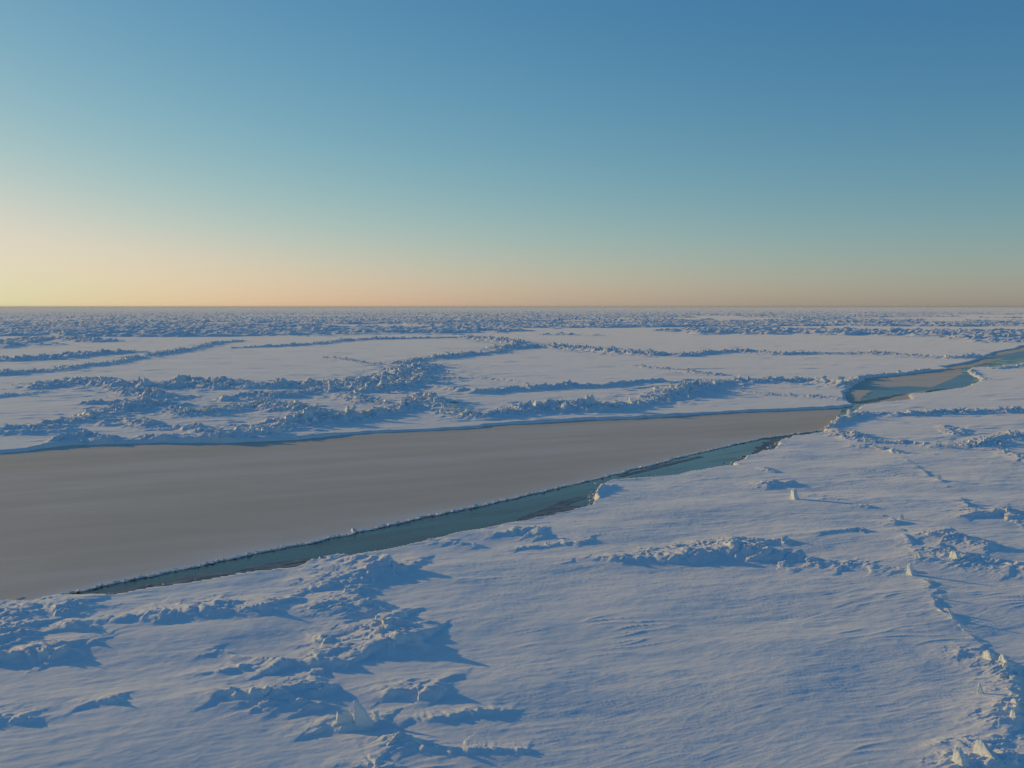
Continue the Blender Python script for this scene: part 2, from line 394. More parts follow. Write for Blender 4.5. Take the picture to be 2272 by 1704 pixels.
ridge(SD, 'rounded drift with a pale left slope| above the rubble on the right', 'snow drift',
      [(2050, 1194, 0.4), (2090, 1192, 0.8), (2125, 1196, 0.9), (2165, 1208, 0.6), (2210, 1218, 0.5)], 2.2, 0.9, 0.32)
ridge(PR, 'scattered rubble field on the right with boulders half buried in snow', 'ice ridge',
      [(2080, 1222, 0.5), (2120, 1238, 0.7), (2190, 1246, 0.7), (2272, 1262, 0.7), (2330, 1270, 0.6)], 2.4, 2.0, 0.42)
ridge(SD, 'long crescent drift| with a dark blue lee side, right of centre', 'snow drift',
      [(1285, 1242, 0.3), (1338, 1246, 0.5), (1418, 1245, 0.7), (1471, 1243, 1.1), (1524, 1239, 1.3), (1587, 1235, 1.45), (1630, 1231, 1.5), (1683, 1234, 1.3), (1762, 1240, 0.8), (1815, 1246, 0.8), (1868, 1254, 0.6), (1948, 1260, 0.5), (2005, 1266, 0.5)], 1.7, 1.1, 0.3)
ridge(PR, 'crumbling edge of snow running down the right side past the ring shaped hollow', 'ice ridge',
      [(2059, 1284, 0.22), (2064, 1325, 0.16), (2082, 1353, 0.2), (2133, 1385, 0.22), (2175, 1427, 0.2)], 1.3, 1.6, 0.28, 'drift', 0.45)
ridge(PR, 'ridge of blocks descending the right edge below the crumbling snow edge', 'ice ridge',
      [(2181, 1455, 0.6), (2228, 1474, 0.7), (2240, 1502, 0.5), (2250, 1545, 0.5), (2252, 1582, 0.6), (2258, 1608, 0.6)], 1.6, 2.6, 0.36)
ridge(SM, 'low mound at the bottom right corner| bearing a broken slab', 'snow mound', [(2110, 1708, 0.4), (2200, 1700, 0.6), (2290, 1690, 0.6)], 2.4, 0.8, 0.3)
ridge(SM, 'dark peaked mound at the left edge| where the lead ends', 'snow mound',
      [(-60, 1372, 1.2), (0, 1374, 1.4), (35, 1374, 1.4), (75, 1380, 0.7)], 1.5, 0.8, 0.32)
ridge(SM, 'pointed mound beside the narrow end of the green water', 'snow mound',
      [(105, 1362, 0.5), (135, 1358, 1.0), (165, 1362, 0.7), (200, 1366, 0.4)], 1.7, 0.8, 0.3)
ridge(SD, 'long dark drift parallel to the near shore| of the lead on the left', 'snow drift',
      [(250, 1378, 0.4), (290, 1376, 0.7), (340, 1374, 1.1), (400, 1370, 1.1), (450, 1364, 1.4), (500, 1364, 1.2), (542, 1364, 1.0), (580, 1360, 1.2), (630, 1362, 0.6)], 1.5, 1.0, 0.26)
ridge(SD, 'low crumbly drift near the bank| left of the large peaked mound', 'snow drift',
      [(640, 1312, 0.4), (690, 1308, 0.6), (722, 1304, 0.7), (755, 1304, 0.5)], 1.8, 1.4, 0.28)
ridge(SM, 'single pointed snow bump behind the long dark drift', 'snow mound', [(632, 1330, 0.3), (642, 1330, 0.7), (660, 1336, 0.4)], 1.4, 0.5, 0.3)
ridge(SM, 'broken mound at the left edge| with a sharp lit rim', 'snow mound', [(-40, 1410, 0.9), (20, 1412, 0.9), (50, 1420, 0.9), (90, 1440, 0.5)], 1.8, 1.2, 0.3)
ridge(SM, 'smooth dark mound right of the broken mound', 'snow mound', [(140, 1402, 0.4), (165, 1400, 0.7), (205, 1402, 0.5)], 1.8, 0.1, 0.3, 'drift')
ridge(SM, 'small faint mound below the smooth dark one', 'snow mound', [(185, 1428, 0.35), (215, 1430, 0.35)], 2.2, 0.1, 0.3, 'drift')
ridge(SD, 'low dark drift along the left edge| below the broken mound', 'snow drift', [(-60, 1462, 0.6), (20, 1462, 0.6), (80, 1456, 0.8), (130, 1452, 0.9), (160, 1460, 0.5)], 1.9, 0.7, 0.25, 'drift')
ridge(SM, 'large peaked mound| on the green water bank casting a long shadow to the right', 'snow mound',
      [(800, 1285, 1.0), (825, 1275, 1.4), (850, 1268, 1.7), (878, 1268, 1.1), (905, 1262, 0.6), (935, 1240, 0.4)], 1.7, 1.1, 0.28)
ridge(SD, 'rough bank drift below the large peaked mound', 'snow drift',
      [(700, 1304, 0.6), (745, 1302, 0.8), (790, 1298, 1.2), (815, 1306, 0.8)], 1.7, 1.0, 0.28)
ridge(SD, 'ribbed snow drift| in the middle of the left foreground slope', 'snow drift',
      [(770, 1325, 0.5), (795, 1338, 0.9), (830, 1348, 0.9), (850, 1352, 0.6)], 1.8, 0.9, 0.26)
ridge(PR, 'crumbled crest with toothed blocks above the longest foreground shadow', 'ice ridge',
      [(770, 1384, 0.5), (800, 1394, 0.8), (835, 1398, 1.1), (862, 1390, 1.4), (868, 1400, 1.6), (858, 1420, 1.3), (872, 1438, 1.5), (892, 1436, 1.2)], 1.2, 2.2, 0.28)
ridge(SD, 'slanting snow crest just below the toothed crest', 'snow drift',
      [(776, 1462, 0.5), (815, 1454, 0.9), (850, 1448, 1.3), (890, 1440, 1.5)], 1.5, 1.3, 0.24)
ridge(SD, 'small dark drift left of the toothed crest', 'snow drift', [(690, 1428, 0.3), (720, 1424, 0.7), (760, 1430, 0.5), (790, 1440, 0.3)], 1.8, 0.5, 0.22, 'drift')
ridge(SD, 'winding drift line| leading from the left into the foreground hummocks', 'snow drift',
      [(470, 1447, 0.3), (530, 1456, 0.3), (586, 1468, 0.5), (645, 1478, 0.9), (705, 1474, 0.8), (760, 1478, 0.6)], 2.0, 0.8, 0.24, 'drift')
ridge(SD, 'stack of ribbed hummocks| in the foreground above the upright slab', 'snow drift',
      [(640, 1512, 0.4), (680, 1512, 0.7), (690, 1528, 0.9), (720, 1536, 0.6)], 1.8, 1.0, 0.22)
ridge(SD, 'broad dark drift left of the upright slab', 'snow drift', [(510, 1552, 0.5), (560, 1552, 0.8), (610, 1554, 0.8), (660, 1566, 0.6), (705, 1574, 0.5)], 1.8, 0.3, 0.22, 'drift')
ridge(SD, 'faint slope drift above the broad dark one', 'snow drift', [(470, 1490, 0.3), (520, 1488, 0.45), (560, 1484, 0.35)], 2.2, 0.1, 0.22, 'drift')
ridge(SD, 'wedge of snow with a pointed shadow|, right of the hummocks', 'snow drift', [(890, 1540, 0.5), (925, 1536, 0.6), (958, 1538, 0.8), (985, 1546, 0.4)], 1.7, 0.4, 0.22, 'drift')
ridge(SM, 'little half moon mound alone on the lower left snow', 'snow mound', [(225, 1562, 0.45), (245, 1563, 0.5)], 1.6, 0.0, 0.2, 'drift')
ridge(SM, 'low dark swell at the left edge near the bottom', 'snow mound', [(-40, 1600, 0.5), (30, 1602, 0.5), (75, 1606, 0.3)], 2.0, 0.0, 0.2, 'drift')
ridge(SM, 'tapered mound the upright slab is frozen into', 'snow mound', [(735, 1612, 0.4), (775, 1612, 0.6), (815, 1610, 0.7), (840, 1606, 0.6)], 1.4, 1.2, 0.24)
ridge(SD, 'thin drift pointing right in the lower centre', 'snow drift', [(922, 1598, 0.3), (1000, 1594, 0.4), (1060, 1586, 0.35), (1128, 1582, 0.2)], 2.0, 0.2, 0.18, 'drift')
ridge(SD, 'dark drift trailing right below the upright slab', 'snow drift', [(830, 1640, 0.3), (895, 1650, 0.6), (940, 1664, 0.5), (1010, 1672, 0.35), (1100, 1672, 0.3), (1166, 1672, 0.2)], 1.8, 0.6, 0.2, 'drift')
ridge(SM, 'rough bump cut by the bottom edge| below the upright slab', 'snow mound', [(800, 1706, 0.3), (830, 1704, 0.5), (860, 1712, 0.4)], 1.8, 0.8, 0.2)
ridge(SD, 'low drift touching the bank where the green water narrows', 'snow drift', [(1000, 1205, 0.5), (1030, 1207, 0.4), (1065, 1212, 0.3)], 2.0, 0.3, 0.25, 'drift')
ridge(SM, 'crumbly mound of rubble on the bank in the centre', 'snow mound', [(1112, 1186, 0.4), (1150, 1184, 0.7), (1188, 1186, 0.7), (1205, 1192, 0.4)], 1.8, 2.2, 0.3)
ridge(SM, 'twin rubble heaps left of the crescent drift', 'snow mound', [(1165, 1216, 0.4), (1215, 1210, 0.5), (1245, 1206, 0.5), (1280, 1206, 0.7), (1305, 1202, 0.6)], 1.9, 1.6, 0.28)
ridge(SD, 'small ripple drift above the crescent drift', 'snow drift', [(1710, 1202, 0.3), (1735, 1202, 0.4), (1760, 1204, 0.3)], 2.2, 0.4, 0.22, 'drift')
ridge(SD, 'faint pair of bumps left of the scarp', 'snow drift', [(1832, 1186, 0.3), (1860, 1182, 0.3), (1905, 1178, 0.4), (1930, 1180, 0.3)], 1.8, 0.6, 0.22, 'drift')
ridge(SM, 'raised snowy corner of the bank| jutting into the green water', 'snow mound', [(1321, 1106, 0.2), (1328, 1094, 0.45), (1340, 1084, 0.55), (1356, 1080, 0.45)], 1.6, 0.4, 0.25, 'drift')
ridge(PR, 'crumbled bar of ice between the green pool and the far right channel', 'ice ridge', [(2147, 822, 1.2), (2160, 833, 1.2), (2178, 843, 0.8)], 1.5, 2.4, 0.6)
ridge(PR, 'low crumb line at the right edge along the far channel', 'ice ridge', [(2165, 816, 0.8), (2215, 819, 0.7), (2245, 814, 0.9), (2290, 808, 0.9)], 1.6, 1.6, 0.6)
ridge(SD, 'ring of snow around the shallow hollow on the right', 'snow drift', [(2078, 1318, 0.2), (2092, 1306, 0.25), (2112, 1304, 0.25), (2122, 1312, 0.25), (2116, 1322, 0.2)], 1.6, 0.2, 0.2, 'drift', 0.5)

# ------------------------------------------------------------------ terrain: one height field on a grid that is finer where the ice is nearer
da = 0.055
az_in = np.arange(-30, 30.001, da)
az_side = np.arange(30.3, 48, 0.3)
az_far = np.arange(50, 181, 5.0)
az = np.radians(np.concatenate([-az_far[::-1], -az_side[::-1], az_in, az_side, az_far]))
rr = [4.0]
while rr[-1] < 60000:
    r = rr[-1]
    k = 0.03 if r < 40 else 0.0028 if r < 1500 else 0.0055 if r < 6000 else 0.03
    rr.append(r * (1 + k))
rr = np.array(rr)
NA, NR = len(az), len(rr)
RG, AG = np.meshgrid(rr, az, indexing='ij')
X = RG * np.sin(AG); Y = RG * np.cos(AG)
# snow surface
H = 0.16 * fbm(X / 28, Y / 22, 4, 3) + 0.33 * noise(X / 12, Y / 9, 4) * (RG < 175)
wa = R(21)                                     # wind-carved ripples run along this direction
wu = X * math.cos(wa) + Y * math.sin(wa) + 0.8 * noise(X / 9, Y / 9, 50)
wv = -X * math.sin(wa) + Y * math.cos(wa) + 0.7 * noise(X / 11, Y / 8, 51)
calm = np.where(RG > 175, 0.45, 1.0)
patch = sstep(-0.25, 0.35, noise(X / 16, Y / 9, 60))
patch2 = sstep(-0.1, 0.45, noise(X / 14, Y / 8, 67))
H += calm * (0.025 + 0.03 * patch) * fbm(wu / 6.5, wv / 2.0, 3, 61, 0.6)
H += calm * 0.06 * 1.25 * fbm(X / 5.2, Y / 4.0, 4, 66)
st = 1 - np.abs(noise(wu / 5.0, wv / 1.0, 64)) * 4.0       # sharp crests, in patches
H += calm * (0.006 + 0.06 * patch2) * np.clip(st, 0, 1) ** 2 * sstep(-0.1, 0.3, noise(X / 6, Y / 3, 68))
st = 1 - np.abs(noise(wu / 2.0, wv / 0.42, 65)) * 3.2
H += calm * (0.003 + 0.012 * (1 - patch2)) * np.clip(st, 0, 1) ** 2
H += calm * 0.010 * fbm(X / 0.9, Y / 0.6, 2, 63) * (0.4 + patch)
H += 0.55 * np.clip(fbm(wu / 22, wv / 10, 3, 69) - 0.30, 0, 1) * (RG > 175) * (RG < 1500)   # low drifts on the far pans
# far rubble: fields of broken ice between flat pans
u_pix = np.tan(np.clip(AG, -1.2, 1.2)) * F + PW / 2
v_start = np.interp(u_pix, [-800, 0, 300, 560, 900, 1080, 1500, 2100, 2272, 3200], [772, 762, 752, 745, 742, 741, 748, 753, 752, 752])
r_start = CAM_H * F / (v_start - 680)
fl = sstep(1200, 2400, RG)
fn = (1 - fl) * fbm(X / 260, Y / 190, 4, 80) + fl * 1.15 * fbm(X / 620, Y / 560, 4, 81)
fmask = sstep(-0.03, 0.06, fn + 0.02 + 0.17 * sstep(1500, 4500, RG) + 0.10 * sstep(1.05, 1.3, RG / r_start) - 0.22 * np.tan(np.clip(AG, -0.5, 0.5))) * sstep(0.97, 1.06, RG / r_start + 0.08 * noise(X / 60, Y / 60, 82))
fine = RG < 7000
rub = np.zeros_like(H)
sel = (fmask > 0.001)
xs, ys = X[sel], Y[sel]
rg = 1 - np.abs(fbm(xs / 42, ys / 42, 3, 84)) * 2.4
big = sstep(700, 1500, RG[sel])
rx, ry = 0.53 * xs + 0.85 * ys, 0.85 * xs - 0.53 * ys        # hummock rows shaped for shade: set across the sun, dark sides towards camera
rub[sel] = fmask[sel] * (0.3 + (1 - big) * 2.4 * cells(rx / 7, ry / 3.2, 85) * sstep(-0.4, 0.4, noise(xs / 15, ys / 15, 86))
                         + big * 2.0 * cells(rx / 5.5, ry / 2.4, 87) * sstep(-0.5, 0.2, noise(xs / 40, ys / 40, 88)) + 1.4 * np.clip(rg, 0, 1) ** 2) * (1 - 0.25 * sstep(2000, 6000, RG[sel]))
# ridges
owner = np.full(H.shape, -1, np.int16)
best_c = np.zeros(H.shape)
ridge_sum = np.zeros(H.shape)
for i, t in enumerate(T):
    t['w'] = [(*ground(u, v), h) for u, v, h in t['pts']]
    px = np.array([p[0] for p in t['w']]); py = np.array([p[1] for p in t['w']]); ph = max(p[2] for p in t['w'])
    near = py.mean() < 135
    ax_ = 0.62 if near and t['style'] == 'drift' else 0.8 if near else 1.0
    wmax = max(t['wmin'], t['wf'] * ph)
    marg = wmax * (3.2 if not near else 4.5) / ax_ + 3
    m = (X > px.min() - marg) & (X < px.max() + marg) & (Y > py.min() - marg) & (Y < py.max() + marg)
    ri, ci = np.nonzero(m)
    if not len(ri): continue
    x, y = X[ri, ci], Y[ri, ci]
    sc = max(1.2, wmax)
    qx = x + 0.55 * wmax * fbm(x / (1.6 * sc), y / (1.6 * sc), 3, 100 + i)
    qy = y + 0.45 * wmax * fbm(x / (1.6 * sc), y / (1.6 * sc), 3, 200 + i)
    d, (hh, nx_, ny_) = seg_dist(qx * ax_, qy, [(p[0] * ax_, p[1]) for p in t['w']], [(p[2], p[0], p[1]) for p in t['w']])
    wd = np.maximum(t['wmin'], t['wf'] * hh)
    q = d / wd
    belt = t['wf'] >= 2.8 and t['style'] == 'rough'
    side = ((qx - nx_) * 0.85 - (qy - ny_) * 0.53) / wd        # + downwind, - upwind
    teeth = 0.68 + 0.9 * np.abs(fbm(nx_ / (0.7 * sc), ny_ / (0.7 * sc), 4, 700 + i))   # crest heights along the line
    if not belt:
        asym = sstep(-0.25, 0.25, side)
        q = q * ((0.46 if near else 0.8) * (1 - asym) + (1.6 if near else 0.95) * asym)
    if t['style'] == 'rough':
        prof = np.clip(1 - q / 1.5, 0, 1) ** 1.25
        cs = 0.35 + 0.45 * ph
        ca = (0.53 * x + 0.85 * y) / (1.9 * cs); cb = (0.85 * x - 0.53 * y) / cs  # facets stretched across the sun too, turning their shaded sides to the camera
        rough = (0.74 + 0.22 * cells(ca, cb, 300 + i) + 0.3 * fbm(x / (1.3 * cs), y / (0.7 * cs), 3, 400 + i) if near else
                 0.5 + 0.6 * cells(ca, cb, 300 + i) + 0.35 * fbm(x / (0.5 * cs), y / (0.5 * cs), 2, 400 + i))
        env = teeth * (0.85 + 0.75 * noise(nx_ / (5 * sc), ny_ / (5 * sc), 500 + i))
        if belt:                                              # wide rubble belts: hummocks all over, not one crest
            prof = sstep(1.35, 0.7, q)
            env = 0.2 + 0.8 * np.clip(0.5 + 1.2 * fbm(x / 6, y / 6, 3, 500 + i), 0, 1.4)
        c = ((0.6 if px.mean() < 5 else 0.75) if near else 0.84) * hh * prof * rough * np.clip(env, 0.15, 1.5)
    else:
        prof = np.exp(-2.1 * q ** 1.15)
        streak = 1 - np.abs(noise(wu[ri, ci] / 3.0, wv[ri, ci] / 0.55, 600 + i)) * 3
        env = teeth + 0.45 * fbm(x / (1.2 * sc), y / (0.8 * sc), 3, 500 + i) + 0.2 * np.clip(streak, 0, 1)
        whole = hh * prof
        if t['wmin'] <= 0.5: env = env * sstep(-0.15, 0.2, noise(nx_ / 3.0, ny_ / 3.0, 800 + i))   # broken crack lines
        c = ((0.6 if px.mean() < 5 else 0.72) if near else 1.12) * hh * prof * np.clip(env, 0.0, 1.45)
    c = np.maximum(c, 0)
    if not near and t['style'] == 'rough':                       # drifted hummocks beside the ridge
        c = np.maximum(c, 0.26 * hh * np.exp(-(q / 2.6) ** 2) * np.clip(fbm(wu[ri, ci] / 7, wv[ri, ci] / 3.5, 3, 850 + i) * 1.8 - 0.1, 0, 1))
    if near and t['wmin'] > 0.5:                                  # wind-cut ribs on and around the drifts
        ribs = np.clip(1 - np.abs(noise(wu[ri, ci] / 2.6, wv[ri, ci] / 0.5, 950 + i % 7)) * 3.6, 0, 1)
        c = c + 0.15 * ribs * sstep(0.03, 0.25, c) * sstep(-0.2, 0.2, noise(x / 2.5, y / 2.0, 960 + i % 7))
    ridge_sum[ri, ci] = np.maximum(ridge_sum[ri, ci], c) + 0.25 * np.minimum(ridge_sum[ri, ci], c)
    if t['style'] == 'drift' and t['wmin'] <= 0.5: cb_ = whole; thr = 0.1
    else: cb_ = c; thr = min(0.25, 0.22 * ph)
    mm = (cb_ > best_c[ri, ci]) & (cb_ > thr)
    owner[ri[mm], ci[mm]] = i
    best_c[ri, ci] = np.maximum(best_c[ri, ci], cb_)
H += np.maximum(rub, ridge_sum)
# the lead cut into it
side_far = RG > np.interp(AG, mid_az, mid_r)
LX = [p[0] for p in lead_poly]; LY = [p[1] for p in lead_poly]
m = (X > min(LX) - 10) & (X < max(LX) + 10) & (Y > min(LY) - 10) & (Y < max(LY) + 10)
ri, ci = np.nonzero(m)
x, y = X[ri, ci], Y[ri, ci]
d, _ = seg_dist(x, y, lead_poly + [lead_poly[0]])
sd = np.where(inside(x, y, lead_poly), -d, d)
sd = sd + 0.55 * fbm(x / 3.5, y / 3.5, 4, 900) * np.clip(RG[ri, ci] / 130, 0.5, 2.5)
row = RG[ri, ci] * 0.0028
we = np.maximum(0.22, row * 0.9)
edge = np.clip(sd / we * 0.5 + 0.5, 0, 1)
lip = 0.07 * np.exp(-np.clip(sd, 0, 50) / 0.5)
H[ri, ci] = (H[ri, ci] + lip) * edge + (-1.3) * (1 - edge)
SD_ = np.full(H.shape, 99.0); SD_[ri, ci] = sd

# normals of the whole field, shared by all pieces cut from it
P = np.stack([X, Y, H], -1)
dr = np.gradient(P, axis=0); dc = np.gradient(P, axis=1)
N = np.cross(dc, dr); N /= np.linalg.norm(N, axis=-1, keepdims=True) + 1e-12
N[N[..., 2] < 0] *= -1
del dr, dc
P = P.reshape(-1, 3); N = N.reshape(-1, 3)
i0 = np.arange(NR - 1)[:, None] * NA + np.arange(NA - 1)[None, :]
quads = np.stack([i0, i0 + 1, i0 + NA + 1, i0 + NA], -1).reshape(-1, 4)
Hf = H.ravel()
qmaxh = Hf[quads].max(1)
keep = qmaxh > -1.25
face_own = owner[:-1, :-1].ravel()
face_far = side_far[:-1, :-1].ravel()
face_rub = (fmask * np.ones_like(H) > 0.35)[:-1, :-1].ravel() & (face_own < 0)
def cut(sel, name, mat):
    q = quads[sel]
    used, inv = np.unique(q, return_inverse=True)
    return mesh_np(name, P[used], inv.reshape(-1)[:], np.full(len(q), 4), mat, None, True, N[used])
tag(cut(keep & (face_own < 0) & ~face_far & ~face_rub, 'near_snow_floe', M_SNOW), kind='structure')
tag(cut(keep & (face_own < 0) & face_far & ~face_rub, 'far_snow_floe', M_SNOW), kind='structure')
tag(cut(keep & face_rub, 'rubble_ice', M_SNOW), 'far off fields of broken ice between flat white pans up to the horizon', 'rubble ice', kind='stuff')
for i, t in enumerate(T):
    s = keep & (face_own == i)
    if not s.any(): print('EMPTY RIDGE', t['label']); t['obj'] = None; continue
    t['obj'] = tag(cut(s, t['name'], M_SNOW), t['label'], t['cat'])

def height(x, y):
    a = math.atan2(x, y); r = math.hypot(x, y)
    j = min(max(int(np.searchsorted(az, a)), 1), NA - 1); k = min(max(int(np.searchsorted(rr, r)), 1), NR - 1)
    return float(max(H[k - 1, j - 1], H[k, j], H[k - 1, j], H[k, j - 1]) * 0.5 + 0.5 * H[k, j])

# ------------------------------------------------------------------ ice blocks
def block_mesh(seed, flat):
    r = random.Random(seed)
    bm = bmesh.new()
    ax = (1.0, r.uniform(0.6, 0.95), flat)
    for _ in range(r.choice((8, 9, 10, 12))):
        v = Vector((r.gauss(0, 1), r.gauss(0, 1), r.gauss(0, 1))).normalized()
        m = max(abs(v.x), abs(v.y), abs(v.z))
        v = v / m * (0.5 * r.uniform(0.85, 1.05))           # points near the faces of a box
        bm.verts.new((v.x * ax[0], v.y * ax[1], v.z * ax[2]))
    res = bmesh.ops.convex_hull(bm, input=bm.verts)
    bmesh.ops.delete(bm, geom=[g for g in res['geom_interior'] if isinstance(g, bmesh.types.BMVert)], context='VERTS')
    bmesh.ops.recalc_face_normals(bm, faces=bm.faces)
    me = bpy.data.meshes.new('ice_block'); bm.to_mesh(me); bm.free()
    me.materials.append(M_BLOCK)
    return me
TPL = [block_mesh(k, random.choice((0.25, 0.3, 0.4, 0.5, 0.7, 0.85))) for k in range(28)]
TPV = []
for me in TPL:
    TPV.append((np.array([v.co[:] for v in me.vertices]), [list(p.vertices) for p in me.polygons]))

all_blocks = []                                             # (apparent size, ridge, location, rotation, scale, template)
for i, t in enumerate(T):
    if t['obj'] is None or t['dens'] <= 0: continue
    w = t['w']
    r = random.Random(1000 + i)
    for (ax, ay, ah), (bx, by, bh) in zip(w[:-1], w[1:]):
        L = math.hypot(bx - ax, by - ay)
        wide = t['wf'] >= 2.8; near = ay < 135
        n = t['dens'] * L * (0.75 if wide else (0.55 if t['name'] == PR else 0.22) if near else 0.9)
        n = int(n) + (r.random() < n - int(n))
        for _ in range(n):
            k = r.random(); hh = ah + k * (bh - ah); wd = max(t['wmin'], t['wf'] * hh)
            off = r.gauss(0, 0.75 if wide else 0.3 if near else 0.55) * wd
            nx, ny = -(by - ay) / (L + 1e-6), (bx - ax) / (L + 1e-6)
            x = ax + k * (bx - ax) + nx * off; y = ay + k * (by - ay) + ny * off
            s = t['bs'] * (1.0 if near else 0.8) * min(2.8, max(0.3, r.lognormvariate(-0.08, 0.62)))
            z = height(x, y)
            if z < -0.1: continue
            rot = (r.gauss(0, 0.5), r.gauss(0, 0.5), r.uniform(0, 6.28))
            sc = (s * r.uniform(0.8, 1.3), s * r.uniform(0.8, 1.2), s * r.uniform(0.8, 1.3))
            vis = s / math.hypot(x, y) if abs(math.atan2(x, y)) < R(26.3) else 0
            all_blocks.append((vis, i, (x, y, z + 0.06 * s), rot, sc, r.randrange(len(TPL))))
all_blocks.sort(key=lambda e: -e[0])
# blocks frozen into a ridge are its parts (the largest ones one by one); loose blocks on drifts and mounds are things
NTOP = 250
loose, frozen, rest = [], [], []
n_part = {}
for e in all_blocks:
    vis, i = e[0], e[1]
    if T[i]['name'] == PR:
        if vis * 1027 > 1.6 and n_part.get(i, 0) < 70: frozen.append(e); n_part[i] = n_part.get(i, 0) + 1
        else: rest.append(e)
    elif len(loose) < NTOP and vis > 0: loose.append(e)
    else: rest.append(e)
first = set()
for vis, i, loc, rot, sc, k in loose + frozen:
    t = T[i]
    o = bpy.data.objects.new('ice_block', TPL[k]); C.objects.link(o)
    o.rotation_euler = rot; o.scale = sc
    if t['name'] == PR:
        o.parent = t['obj']; o.location = Vector(loc) - t['obj'].location
        continue
    o.location = loc
    lead = 'smaller ice block lying on the ' if i in first else 'largest loose ice block on the '
    first.add(i)
    tag(o, lead + t['short'].rstrip(','), 'ice block', 'loose ice blocks lying on drifts and mounds')
def euler_np(rot): return np.array(Matrix.Rotation(rot[2], 3, 'Z') @ Matrix.Rotation(rot[1], 3, 'Y') @ Matrix.Rotation(rot[0], 3, 'X'))
def merge_blocks(name, lst, mat, parent=None):
    V, Fl, S, off = [], [], [], 0
    for loc, rot, sc, k in lst:
        v, fs = TPV[k]
        V.append((v * np.array(sc)) @ euler_np(rot).T + np.array(loc))
        for f in fs:
            Fl.extend([a + off for a in f]); S.append(len(f))
        off += len(v)
    return mesh_np(name, np.concatenate(V), np.array(Fl), np.array(S), mat, parent, False)
for i, t in enumerate(T):
    lst = [e[2:] for e in rest if e[1] == i]
    if lst: tag(merge_blocks('rubble', lst, M_BLOCK, t['obj']), kind='stuff')
print('blocks', len(all_blocks))

# ------------------------------------------------------------------ single blocks and slabs that stand out
def hero(name, pts, u, v, label, cat, height_m, rotz=0.0, sub=3, amp=0.07, seed=0):
    """a broken slab or boulder: hull of the given points (unit height), edges softened, surface roughened"""
    x, y = ground(u, v)
    bm = bmesh.new()
    for p in pts: bm.verts.new(p)
    res = bmesh.ops.convex_hull(bm, input=bm.verts)
    bmesh.ops.delete(bm, geom=[g for g in res['geom_interior'] if isinstance(g, bmesh.types.BMVert)], context='VERTS')
    bmesh.ops.bevel(bm, geom=bm.edges[:], offset=0.03, segments=1, affect='EDGES', clamp_overlap=True)
    bmesh.ops.triangulate(bm, faces=bm.faces[:])
    bmesh.ops.subdivide_edges(bm, edges=bm.edges[:], cuts=sub, use_grid_fill=True)
    co = np.array([q.co[:] for q in bm.verts])
    n1 = fbm(co[:, 0] * 3 + co[:, 2] * 2.1, co[:, 1] * 3 - co[:, 2] * 1.7, 3, 700 + seed)
    bm.normal_update()
    for q, a in zip(bm.verts, n1): q.co += q.normal * float(a) * amp
    bmesh.ops.recalc_face_normals(bm, faces=bm.faces[:])
    me = bpy.data.meshes.new(name); bm.to_mesh(me); bm.free()
    me.materials.append(M_BLOCK)
    o = bpy.data.objects.new(name, me); C.objects.link(o)
    o.location = (x, y, height(x, y) - 0.12 * height_m); o.scale = (height_m,) * 3; o.rotation_euler = (0, 0, rotz)
    return tag(o, label, cat)
up = [(-.35, -.2, 0), (.38, -.22, 0), (.42, .22, 0), (-.3, .25, 0), (-.3, -.16, .8), (.12, -.2, .92), (.16, .18, 1.0), (-.26, .16, .95), (.34, -.05, .45)]
up = [(-.35, -.2, 0), (.38, -.22, 0), (.42, .22, 0), (-.3, .25, 0), (-.3, -.16, .8), (.12, -.2, .92), (.16, .18, 1.0), (-.26, .16, .95), (.34, -.05, .45)]
tooth = [(-.3, -.22, 0), (.42, -.2, 0), (.45, .22, 0), (-.25, .25, 0), (-.16, -.1, .95), (.0, .08, 1.05), (-.22, .1, .9), (.22, -.12, .5)]
def wide(p, fx, fy, fz): return [(q[0] * fx, q[1] * fy, q[2] * fz) for q in p]
hero('ice_block', up, 1762, 1108, 'upright white boulder standing alone on the right snowfield beside the lead', 'ice block', 1.35, -1.1, seed=1)
hero('ice_block', tooth, 2020, 1276, 'tooth shaped white block at the right end of the crescent drift', 'ice block', 1.05, -1.1, seed=2)
slab = [(-.14, -.12, 0), (.52, -.2, 0), (.6, .15, 0), (-.12, .16, 0), (-.24, -.06, 1.0), (-.16, -.1, 1.06), (-.06, .1, 1.05), (-.24, .1, 1.0), (.22, -.16, .6), (.3, .12, .55)]
hero('ice_slab', slab, 797, 1614, 'leaning upright ice slab with a lit left edge in the bottom left foreground', 'ice slab', 1.3, 0.1, seed=3, amp=0.04)
hero('ice_block', wide(up, 1.0, .9, .9), 833, 1602, 'crumbled white block right beside the leaning upright slab', 'ice block', 0.7, -0.7, seed=4)
hero('ice_block', wide(up, 1.7, 1.3, .8), 764, 1612, 'low bluish block left of the leaning upright slab', 'ice block', 0.75, 0.3, seed=5)
wedge = [(-.6, -.2, 0), (1.0, -.22, 0), (1.0, .25, 0), (-.55, .4, 0), (-.62, -.02, .62), (-.5, .2, .78), (-.35, .1, .74), (.9, -.05, .06)]
hero('ice_slab', wedge, 2188, 1696, 'tilted pale slab with one sharp edge at the bottom right corner', 'ice slab', 1.05, -1.1, seed=6, amp=0.03)
hero('ice_block', wide(tooth, 1.2, 1.1, .9), 2127, 1706, 'jagged sunlit block left of the tilted slab at the bottom right', 'ice block', 0.85, -1.1, seed=7)
hero('ice_block', up, 2000, 1152, 'rounded block on the corner of the low scarp', 'ice block', 0.7, -0.6, seed=8)
hero('ice_block', wide(up, 1.6, 1, .8), 2118, 1246, 'broad pale boulder in the middle of the right rubble field', 'ice block', 0.85, -1.1, seed=9)
hero('ice_block', wide(tooth, .7, .7, 1), 2174, 1540, 'thin white fin standing in snow left of the descending block ridge', 'ice block', 0.65, -0.6, seed=10)
